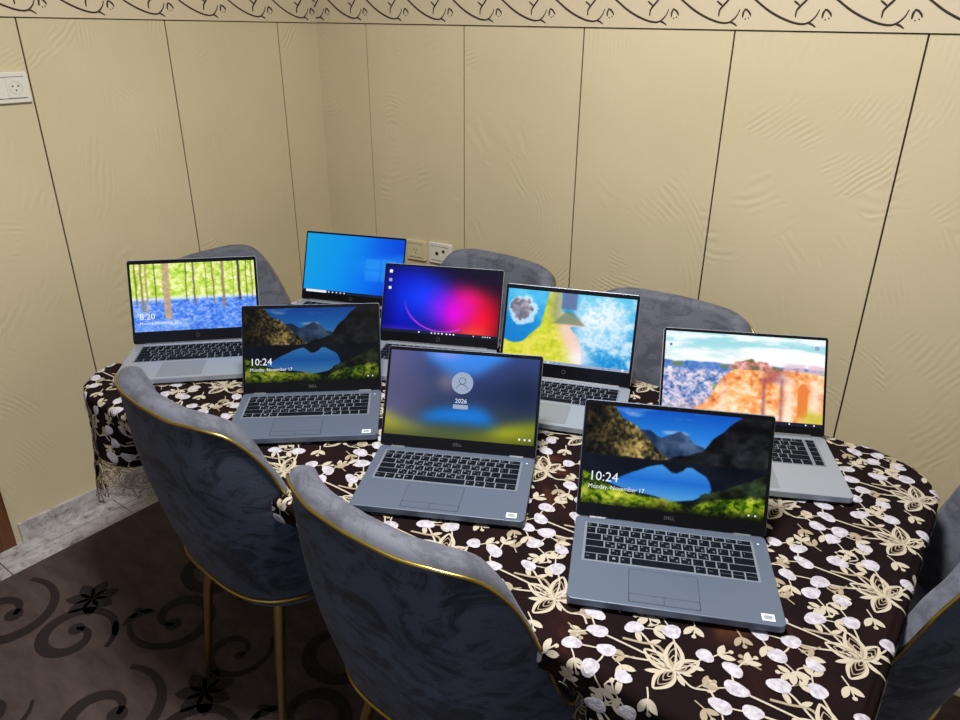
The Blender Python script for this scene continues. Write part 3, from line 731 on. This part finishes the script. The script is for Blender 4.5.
def island():
    n = fbm(10, 8, 81); n2 = fbm(34, 24, 91); n3 = fbm(60, 50, 95)
    im = grad(n*.5+.5*V, [(.2, C(96, 200, 240)), (.5, C(30, 150, 220)), (.8, C(14, 120, 200))])
    im = mix(im, C(20, 120, 200), sst(.35, .1, U)*sst(.15, .5, V)*.7)
    foam = sst(.38, .68, n*.6+n2*.25+n3*.15+.22*np.exp(-((U-.74)/.18)**2-((V-.25)/.35)**2)+.16*np.exp(-((U-.78)/.3)**2-((V-.55)/.3)**2)-.06)
    im = mix(im, C(238, 248, 252), foam*sst(.48, .62, U)*.85)
    im = mix(im, C(250, 250, 252), np.exp(-((U-.72)/.14)**2-((V-.28)/.13)**2)*.9)
    im = mix(im, C(120, 200, 235), sst(.5, .7, fbm(50, 30, 97, 2))*sst(.5, .6, U)*.45)
    d = np.hypot((U-.115)/.085, (V-.26)/.17)+(n2-.5)*.9
    im = mix(im, C(220, 240, 250), sst(1.25, 1.05, np.hypot((U-.13)/.10, (V-.29)/.18)+(n2-.5)*.5)*.8)
    im = mix(im, grad(n2, [(.3, C(104, 104, 124)), (.7, C(190, 180, 190))]), sst(1.0, .85, d))
    l_ = pl([0, .08, .15, .28, .30, .34, 1], [.72, .76, .72, .48, .30, -.1, -.1]); land = sst(-.01, .01, V-l_-(n2-.5)*.04)*(U < .62)
    edge = np.interp(V, [0, .25, .42, .46, .55, .7, .85, 1], [.42, .44, .66, .52, .56, .60, .66, .72]); land = land*sst(.012, -.012, U-edge-(n2-.5)*.04)
    lcol = grad(n*.4+n2*.6, [(.25, C(176, 186, 40)), (.5, C(214, 216, 62)), (.75, C(244, 226, 120))])
    lcol = mix(lcol, C(150, 160, 130), sst(.30, .40, U)*sst(.5, .3, V)*.8)
    lcol = mix(lcol, C(240, 206, 190), sst(-.02, .10, U-np.interp(V, [.35, .5, .75, 1], [.40, .38, .46, .58])))
    im = mix(im, lcol, land)
    im = mix(im, C(110, 130, 100), sst(.02, -.02, np.maximum(np.abs(U-.50)-.12*(V-.2)/.22, np.abs(V-.33)-.10))*sst(.2, .3, V)*.8)
    im = mix(im, C(100, 108, 150), sst(.01, -.01, np.maximum(np.abs(U-.49)-.06, np.abs(V-.10)-.12))*.85)
    im = mix(im, C(250, 240, 244), np.exp(-((U-.60)/.10)**2-((V-.88)/.14)**2)*.9)
    return np.clip(im*1.02, 0, 1)
def canyon():
    n = fbm(12, 8, 101); n2 = fbm(36, 24, 111); n3 = fbm(5, 4, 121)
    im = grad(V, [(0, C(236, 246, 248)), (.3, C(252, 250, 248))]); im = mix(im, C(150, 214, 224), sst(.52, .68, fbm(3, 9, 131))*sst(.4, .1, V)*.9)
    g = sst(-.01, .01, V-.34-(n-.5)*.05)
    gc = grad(n2*.5+n*.2+fbm(90, 60, 19, 2)*.3, [(.32, C(40, 84, 150)), (.44, C(130, 150, 200)), (.54, C(206, 200, 222)), (.66, C(250, 226, 226))]); gc = mix(gc, C(238, 176, 170), sst(.7, .95, V+.6*(U-.2))*.5)
    gc = mix(gc, C(50, 108, 190), sst(.47, .40, V)*.7); gc = mix(gc, C(110, 120, 40), sst(.6, .7, n)*.6)
    im = mix(im, gc, g)
    cl = pl([0, .18, .28, .36, .42, .5, .7, .8, .86, 1], [1.05, .92, .80, .55, .42, .38, .38, .36, .37, .40])+(n2-.5)*.05
    cc = grad(n*.5+n2*.5, [(.30, C(176, 84, 60)), (.42, C(238, 142, 74)), (.54, C(252, 184, 120)), (.68, C(255, 232, 200))])
    cc = mix(cc, C(150, 84, 110), sst(.42, .47, U)*0+np.exp(-((np.abs(U-.69)-.055)/.012)**2)*sst(.45, .5, V)*.7)
    cc = mix(cc, C(252, 232, 214), np.exp(-((U-.79)/.03)**2)*sst(.42, .5, V)*.85+np.exp(-((U-.38)/.03)**2)*sst(.5, .6, V)*.6+np.exp(-((U-.95)/.04)**2)*sst(.42, .5, V)*.8)
    arch = sst(.01, -.01, np.hypot((U-.875)/.032, np.maximum(0, .60-V)/.08)-1+0*V)*(V > .5)*(V < .9); cc = mix(cc, C(232, 130, 62), arch)
    cc = mix(cc, C(200, 190, 60), sst(.80, .95, V+.3*(U-.9)+(n-.5)*.3)*sst(.8, .95, U)*.9)
    cc = mix(cc, C(160, 90, 110), sst(.56, .5, V)*np.exp(-((U-.70)/.07)**2)*.7)
    im = mix(im, cc, sst(-.006, .006, V-cl))
    tw_ = sst(-.006, .006, V-pl([0, .42, .45, .55, .64, .70, 1], [1, .36, .31, .28, .30, .36, .37])-(n2-.5)*.05)*(V < .40)*(U > .4)*(U < .75)
    im = mix(im, grad(n2, [(.35, C(110, 110, 70)), (.5, C(190, 120, 110)), (.7, C(240, 190, 180))]), tw_)
    im = mix(im, C(224, 190, 206), sst(.35, .6, n2)*(V > .30)*(V < .40)*(U > .75)*.8)
    return np.clip(im*1.03, 0, 1)
def display_mesh(name, w, h, img):
    P = [[(-w/2+w*i/NX, h-h*j/NY, 0) for j in range(NY+1)] for i in range(NX+1)]
    mb = MB(); mb.grid(P, 0, False, flip=True); me = mb.mesh(name, M['screen'])
    lin = np.where(img <= .04045, img/12.92, ((img+.055)/1.055)**2.4)
    at = me.attributes.new('picture', 'FLOAT_COLOR', 'FACE')
    a = np.ones((NX, NY, 4)); a[..., :3] = np.transpose(lin, (1, 0, 2)); at.data.foreach_set('color', a.reshape(-1).astype('f4'))
    return me

# ------------------------------------------------------------------ laptops
HEB = dict(zip('QWERTYUIOPASDFGHJKLZXCVBNM', "/'קראטוןםפשדגכעיחלךזסבהנמצ"))
def key_rows(kind):
    """rows of (legend, width units); depth per row"""
    fn = [('Esc', 1)]+[('F%d' % i, 1) for i in range(1, 13)]+[('Del', 1.2)]
    r1 = [('~', .9)]+[(c, 1) for c in '1234567890-=']+[('', 1.6)]
    r2 = [('', 1.45)]+[(c, 1) for c in 'QWERTYUIOP[]']+[('\\', 1.05)]
    r3 = [('', 1.7)]+[(c, 1) for c in "ASDFGHJKL;'"]+[('', 1.8)]
    r4 = [('', 2.2)]+[(c, 1) for c in 'ZXCVBNM,./']+[('', 2.3)]
    r5 = [('Ctrl', 1.1), ('Fn', .95), ('win', .95), ('Alt', .95), ('', 5.2), ('Alt', .95), ('Ctrl', 1)]
    return [fn, r1, r2, r3, r4, r5]
def key_mesh(w, d, leg):
    mb = MB(); t = .0009; x, y = w/2, d/2; h = .0012
    vs = [(-x, -y, 0), (x, -y, 0), (x, y, 0), (-x, y, 0), (-x, -y, h*.7), (x, -y, h*.7), (x, y, h*.7), (-x, y, h*.7), (-x+t, -y+t, h), (x-t, -y+t, h), (x-t, y-t, h), (-x+t, y-t, h)]
    mb.add(vs, [(0, 1, 5, 4), (1, 2, 6, 5), (2, 3, 7, 6), (3, 0, 4, 7), (4, 5, 9, 8), (5, 6, 10, 9), (6, 7, 11, 10), (7, 4, 8, 11), (8, 9, 10, 11)], 0)
    def put(txt, px, py, s_):
        v, f = glyph(txt, s_); mb.add([(a+px, b+py, h+.00012) for a, b in v], f, 1)
    if leg == 'win':
        for a in (-.0022, .0003):
            for b in (-.0022, .0003): mb.add([(a, b, h+.0001), (a+.0019, b, h+.0001), (a+.0019, b+.0019, h+.0001), (a, b+.0019, h+.0001)], [(0, 1, 2, 3)], 1)
    elif leg:
        if len(leg) == 1 and leg in HEB: put(leg, -x+.0026, .0006, .0062); put(HEB[leg], x-.0062, -y+.0030, .0056)
        elif len(leg) == 1: put(leg, -x+.0028, -.001, .0062)
        else: put(leg, -x+.0022, -.0012, .0034)
    return mb.mesh('key', [M['key'], M['legend']])
def make_laptop(W, D, maker):
    """origin under the hinge centre, front towards -y; base 0.002..0.019"""
    root = empty('laptop', (0, 0, 0))
    dell = maker == 'dell'; zt = .0185
    deck = M['alu_dark'] if dell else M['alu']
    prof = rrect(-W/2, -D, W/2, 0, .010, 6)
    b = MB(); b.prism(prof, .0025, zt, 0, .0012)
    # thin the front edge a little (wedge)
    b.v = [(x, y, z if z > .010 else z+(.0035*min(1, max(0, -y/D)))) for x, y, z in b.v]
    b.build('base', [deck], root)
    MB().prism(rrect(-W/2+.004, -D+.006, W/2-.004, -.004, .008), .0012, .006, 0).build('underside', M['alu_edge'], root)
    ft_ = MB()
    for y in (-D+.02, -.02): ft_.box((-W/2+.03, y-.004, 0), (W/2-.03, y+.004, .0014))
    ft_.build('rubber_foot', M['alu_edge'], root)
    for sx in (-1, 1):
        if dell: MB().box((sx*(W/2-.038)-.014, -.0065, zt-.002), (sx*(W/2-.038)+.014, .001, zt+.0022)).build('hinge', M['alu_bright'], root)
    if not dell:
        MB().box((-W/2+.028, -.010, zt-.002), (W/2-.028, .001, zt+.0032)).build('hinge', M['alu_bright'], root)
    kw = W-.046 if dell else W-.052; kd = .100; ky = -.019
    kx0 = -kw/2-(.003 if dell else 0)
    kb = MB().prism(rrect(kx0-.003, ky-kd-.003, kx0+kw+.003, ky+.002, .003), zt-.0005, zt+.0003).build('keyboard', M['keywell'], root)
    rows = key_rows(maker); gap = .0026; y = ky; dep = [.0115]+[(kd-.0115-.0)/5]*5
    colw = kw-(.0225 if maker == 'big' else 0)
    for ri, row in enumerate(rows):
        d = dep[ri]; x = kx0
        arrows = 3.1 if ri == 5 else 0
        un = colw/(sum(k[1] for k in row)+arrows)
        for leg, wu in row:
            w_ = un*wu; o = bpy.data.objects.new('key', key_mesh(w_-gap, d-gap, leg)); COL.objects.link(o); o.parent = kb
            o.location = (x+w_/2, y-d/2, zt+.0003); x += w_
        if ri == 5:
            aw = un*arrows/3
            for k in range(3):
                for up_ in (0, 1):
                    o = bpy.data.objects.new('key', key_mesh(aw-gap, d/2-gap*.6, '')); COL.objects.link(o); o.parent = kb
                    o.location = (x+aw*(k+.5), y-d*(.27+.5*(1-up_)), zt+.0003)
        if maker == 'big':
            o = bpy.data.objects.new('key', key_mesh(.0185-gap, d-gap, '')); COL.objects.link(o); o.parent = kb; o.location = (kx0+kw-.00925, y-d/2, zt+.0003)
        y -= d
    # touchpad
    pc = -.014 if dell else -.012; pw = .106; p1 = ky-kd-.010; p0 = -D+.010
    if not dell: p0 = -D+.012
    tp = MB().prism(rrect(pc-pw/2-.0008, p0-.0008, pc+pw/2+.0008, p1+.0008, .002), zt-.0005, zt+.00015, 0).build('touchpad', M['alu_edge'] if dell else M['keywell'], root)
    if dell:
        MB().prism(rrect(pc-pw/2, p0+.0175, pc+pw/2, p1, .002), zt-.0004, zt+.0003).build('touch_surface', M['pad'], tp)
        for sx in (0, 1): MB().prism(rrect(pc-pw/2+sx*pw/2+.0004, p0, pc-pw/2+(sx+1)*pw/2-.0004, p0+.0166, .0015), zt-.0004, zt+.0004).build('touchpad_button', M['pad'], tp)
    else: MB().prism(rrect(pc-pw/2, p0, pc+pw/2, p1, .002), zt-.0004, zt+.0003).build('touch_surface', M['pad_hp'], tp)
    st = MB().prism(rrect(W/2-.034, -D+.008, W/2-.015, -D+.023, .001), zt, zt+.0003).build('processor_sticker', M['sticker'], root) if dell else None
    if st: MB().prism(rrect(W/2-.0305, -D+.0115, W/2-.0185, -D+.0195, .002), zt+.0003, zt+.0004).build('sticker_mark', M['sticker_in'], st)
    if dell: MB().prism(rrect(W/2-.0165, -.0235, W/2-.0125, -.0215, .0008), zt, zt+.0003).build('power_light', M['led'], root)
    return root
def add_lid(root, W, H, lean, maker, img, gui, top, side, aspect=.5625):
    """lid, display and what the display shows; all share the hinge transform"""
    dell = maker == 'dell'; th_ = .0062
    loc = (0, -.002, .0195); rot = (PI/2-math.radians(lean), 0, 0)      # local x right, y up the lid, z towards the user
    lid = MB().prism(rrect(-W/2, .0, W/2, H, .006 if dell else .008, 6), -th_, -.0012, 0, .001).build('lid', [M['alu_dark'] if dell else M['alu']], root, loc, rot)
    sc_ = MB(); o = rrect(-W/2+.0012, .0008, W/2-.0012, H-.0012, .005, 6)
    dw = W-2*side; dh = dw*aspect; y0 = H-top-dh
    sc_.prism(o, -.0012, 0); sc_.build('bezel', M['bezel'], lid)
    MB().tube([(0, H-top*.5, 0), (0, H-top*.5, .0003)], .0016, 12).build('webcam', M['camera_dot'], lid)
    if gui == 'circle' or maker == 'hp' or maker == 'big':
        MB().tube([(.0046*math.cos(q*PI/12), y0*.55+.0046*math.sin(q*PI/12), .0003) for q in range(24)], .0005, 4, closed=True).build('round_logo', M['logo'], lid)
    else:
        v, f = glyph('DELL', .0085); xm = max(p[0] for p in v)/2
        MB().add([(a-xm, b+y0*.42, .0003) for a, b in v], f).build('lettering', M['logo'], lid)
    me = display_mesh('display', dw, dh, img)
    ds = bpy.data.objects.new('display', me); COL.objects.link(ds); ds.parent = root; ds.rotation_euler = rot
    R_ = Matrix.Rotation(rot[0], 3, 'X'); ds.location = Vector(loc)+R_ @ Vector((0, y0, .0003))
    X = lambda u: -dw/2+dw*u
    Y = lambda v: dh*(1-v)
    def text(name, txt, u, v, s_, m='ui_white', center=False):
        vv, f = glyph(txt, s_); off = -max(p[0] for p in vv)/2 if center else 0
        return MB().add([(X(u)+a+off, Y(v)+b, .0004) for a, b in vv], f).build(name, M[m], ds)
    def rect(name, u0, v0, u1, v1, m, z=.0003, r=None):
        out = rrect(X(u0), Y(v1), X(u1), Y(v0), r or min(.001, abs(X(u1)-X(u0))*.2))
        return MB().add([(a, b, z) for a, b in out], [tuple(range(len(out)))]).build(name, M[m], ds)
    def icons(us, v, s_=.0035, m='ui_white', name='taskbar_icon'):
        for u in us:
            k = .5*s_/dw; kv = .5*s_/dh; rect(name, u-k, v-kv, u+k, v+kv, m, .0005)
    if gui == 'lock':
        text('clock', '10:24', .035, .765, .0235); text('date', 'Monday, November 17', .035, .845, .0105); icons((.92, .955), .945, .003, name='status_icon')
    if gui == 'lock820':
        text('clock', '8:20', .045, .82, .0235); text('date', 'Monday, November 17', .045, .895, .0105)
    if gui == 'login':
        n = 40; r = .0225
        MB().add([(X(.5)+r*math.cos(2*PI*k/n), Y(.34)+r*math.sin(2*PI*k/n), .0003) for k in range(n)], [tuple(range(n))]).build('avatar_disc', M['ui_avatar'], ds)
        g = MB(); g.tube([(X(.5)+.0066*math.cos(k*PI/8), Y(.34)+.0044+.0066*math.sin(k*PI/8), .0006) for k in range(16)], .0007, 4, closed=True)
        g.tube([(X(.5)+.0115*math.cos(a), Y(.34)-.0140+.0115*math.sin(a), .0006) for a in np.linspace(.15, PI-.15, 12)], .0007, 4)
        g.build('avatar_figure', M['ui_glyph'], ds)
        text('user_name', '2026', .5, .575, .0125, center=True); rect('sign_in_button', .45, .595, .55, .645, 'ui_grey')
        icons((.905, .94, .972), .94, .0042, name='status_icon')
    if gui == 'win11':
        icons((.045,), .09, .0085, 'ui_white', 'desktop_icon'); icons((.045,), .22, .0085, 'ui_grey', 'desktop_icon'); icons((.045,), .34, .0075, 'ui_white', 'desktop_icon')
        rect('taskbar', 0, .955, 1, 1, 'ui_dark'); icons((.33, .44, .47, .50, .53, .57, .60, .63), .978, .004); icons((.80, .88, .90, .92, .94), .978, .003)
    if gui == 'win10':
        rect('taskbar', 0, .955, 1, 1, 'ui_dark'); rect('search_box', .03, .958, .245, .998, 'ui_white', .0006); icons((.27, .31, .35, .39, .43), .978, .004)
    if gui == 'desk_island':
        rect('taskbar', 0, .962, 1, 1, 'ui_grey'); icons((.05, .1, .14, .19, .25, .31, .37), .981, .004, 'ui_white'); icons((.42, .46, .8, .85), .981, .004, 'ui_blue'); icons((.95,), .975, .005)
    if gui == 'desk_canyon':
        rect('taskbar', 0, .962, 1, 1, 'ui_dark'); icons((.3, .35, .4, .45, .5, .55, .6, .7, .8, .9, .95), .981, .003)
        icons((.035,), .16, .006, 'ui_blue', 'desktop_icon'); icons((.035, ), .44, .008, 'ui_white', 'desktop_icon'); icons((.95,), .10, .009, 'ui_grey', 'desktop_icon')
# name: hinge X, Y, yaw, lean
base_dell = make_laptop(.322, .213, 'dell'); base_hp = make_laptop(.331, .229, 'hp'); base_big = make_laptop(.346, .226, 'big'); base_slim = make_laptop(.331, .216, 'hp')
used = set()
lapz = TZ+.0026
LG = 'open laptops on the tablecloth'
def put(base, x, y, yaw, W, H, lean, maker, img, gui, top, side, lab):
    r = copy_tree(base) if base.name in used else base
    used.add(base.name)
    r.location = (x, y, lapz); r.rotation_euler = (0, 0, math.radians(yaw)); setp(r, lab, 'laptop', LG)
    return r, (W, H, lean, maker, img, gui, top, side)
lake_img = soft(lake(1.0)); jobs = []
jobs.append(put(base_dell, 2.033, -1.094, 25.9, .3245, .208, 24.9, 'dell', lake_img, 'lock', .0085, .0065, 'grey laptop with bright mountain lake lock screen, nearest and largest, right of centre'))
jobs.append(put(base_dell, 1.585, -1.126, 27.7, .3245, .208, 29.5, 'dell', lake_blur(), 'login', .0085, .0065, 'grey laptop with blurred lake sign in screen and round avatar, front centre'))
jobs.append(put(base_dell, 1.147, -1.123, 41.6, .3245, .208, 26.4, 'dell', lake(.72), 'lock', .0085, .0065, 'grey laptop with dim mountain lake lock screen, left of the sign in screen laptop'))
jobs.append(put(base_hp, .668, -1.108, 46.3, .337, .226, 19.8, 'hp', soft(forest()), 'lock820', .0115, .0075, 'silver laptop showing a bluebell forest lock screen, at the far left'))
jobs.append(put(base_hp, 1.585, -.706, 21.3, .329, .224, 19.7, 'hp', soft(island()), 'desk_island', .0115, .0075, 'silver laptop showing a sea coast with yellow headland, behind the sign in screen laptop'))
jobs.append(put(base_big, 2.018, -.686, 27.5, .348, .2155, 30.4, 'big', soft(canyon()), 'desk_canyon', .0075, .006, 'large silver laptop showing an orange canyon cliff, rear right of the table'))
jobs.append(put(base_slim, 1.202, -.727, 25.9, .333, .215, 24.5, 'hp', bloom(), 'win11', .006, .005, 'slim silver laptop showing a blue, magenta and red glow'))
jobs.append(put(base_slim, .777, -.642, 21.5, .336, .215, 20.7, 'hp', bluewin(), 'win10', .007, .0055, 'laptop with plain bright blue desktop, rearmost at the corner of the table'))
for r, (W, H, lean, mk, img, gui, top, side) in jobs: add_lid(r, W, H, lean, mk, img, gui, top, side)
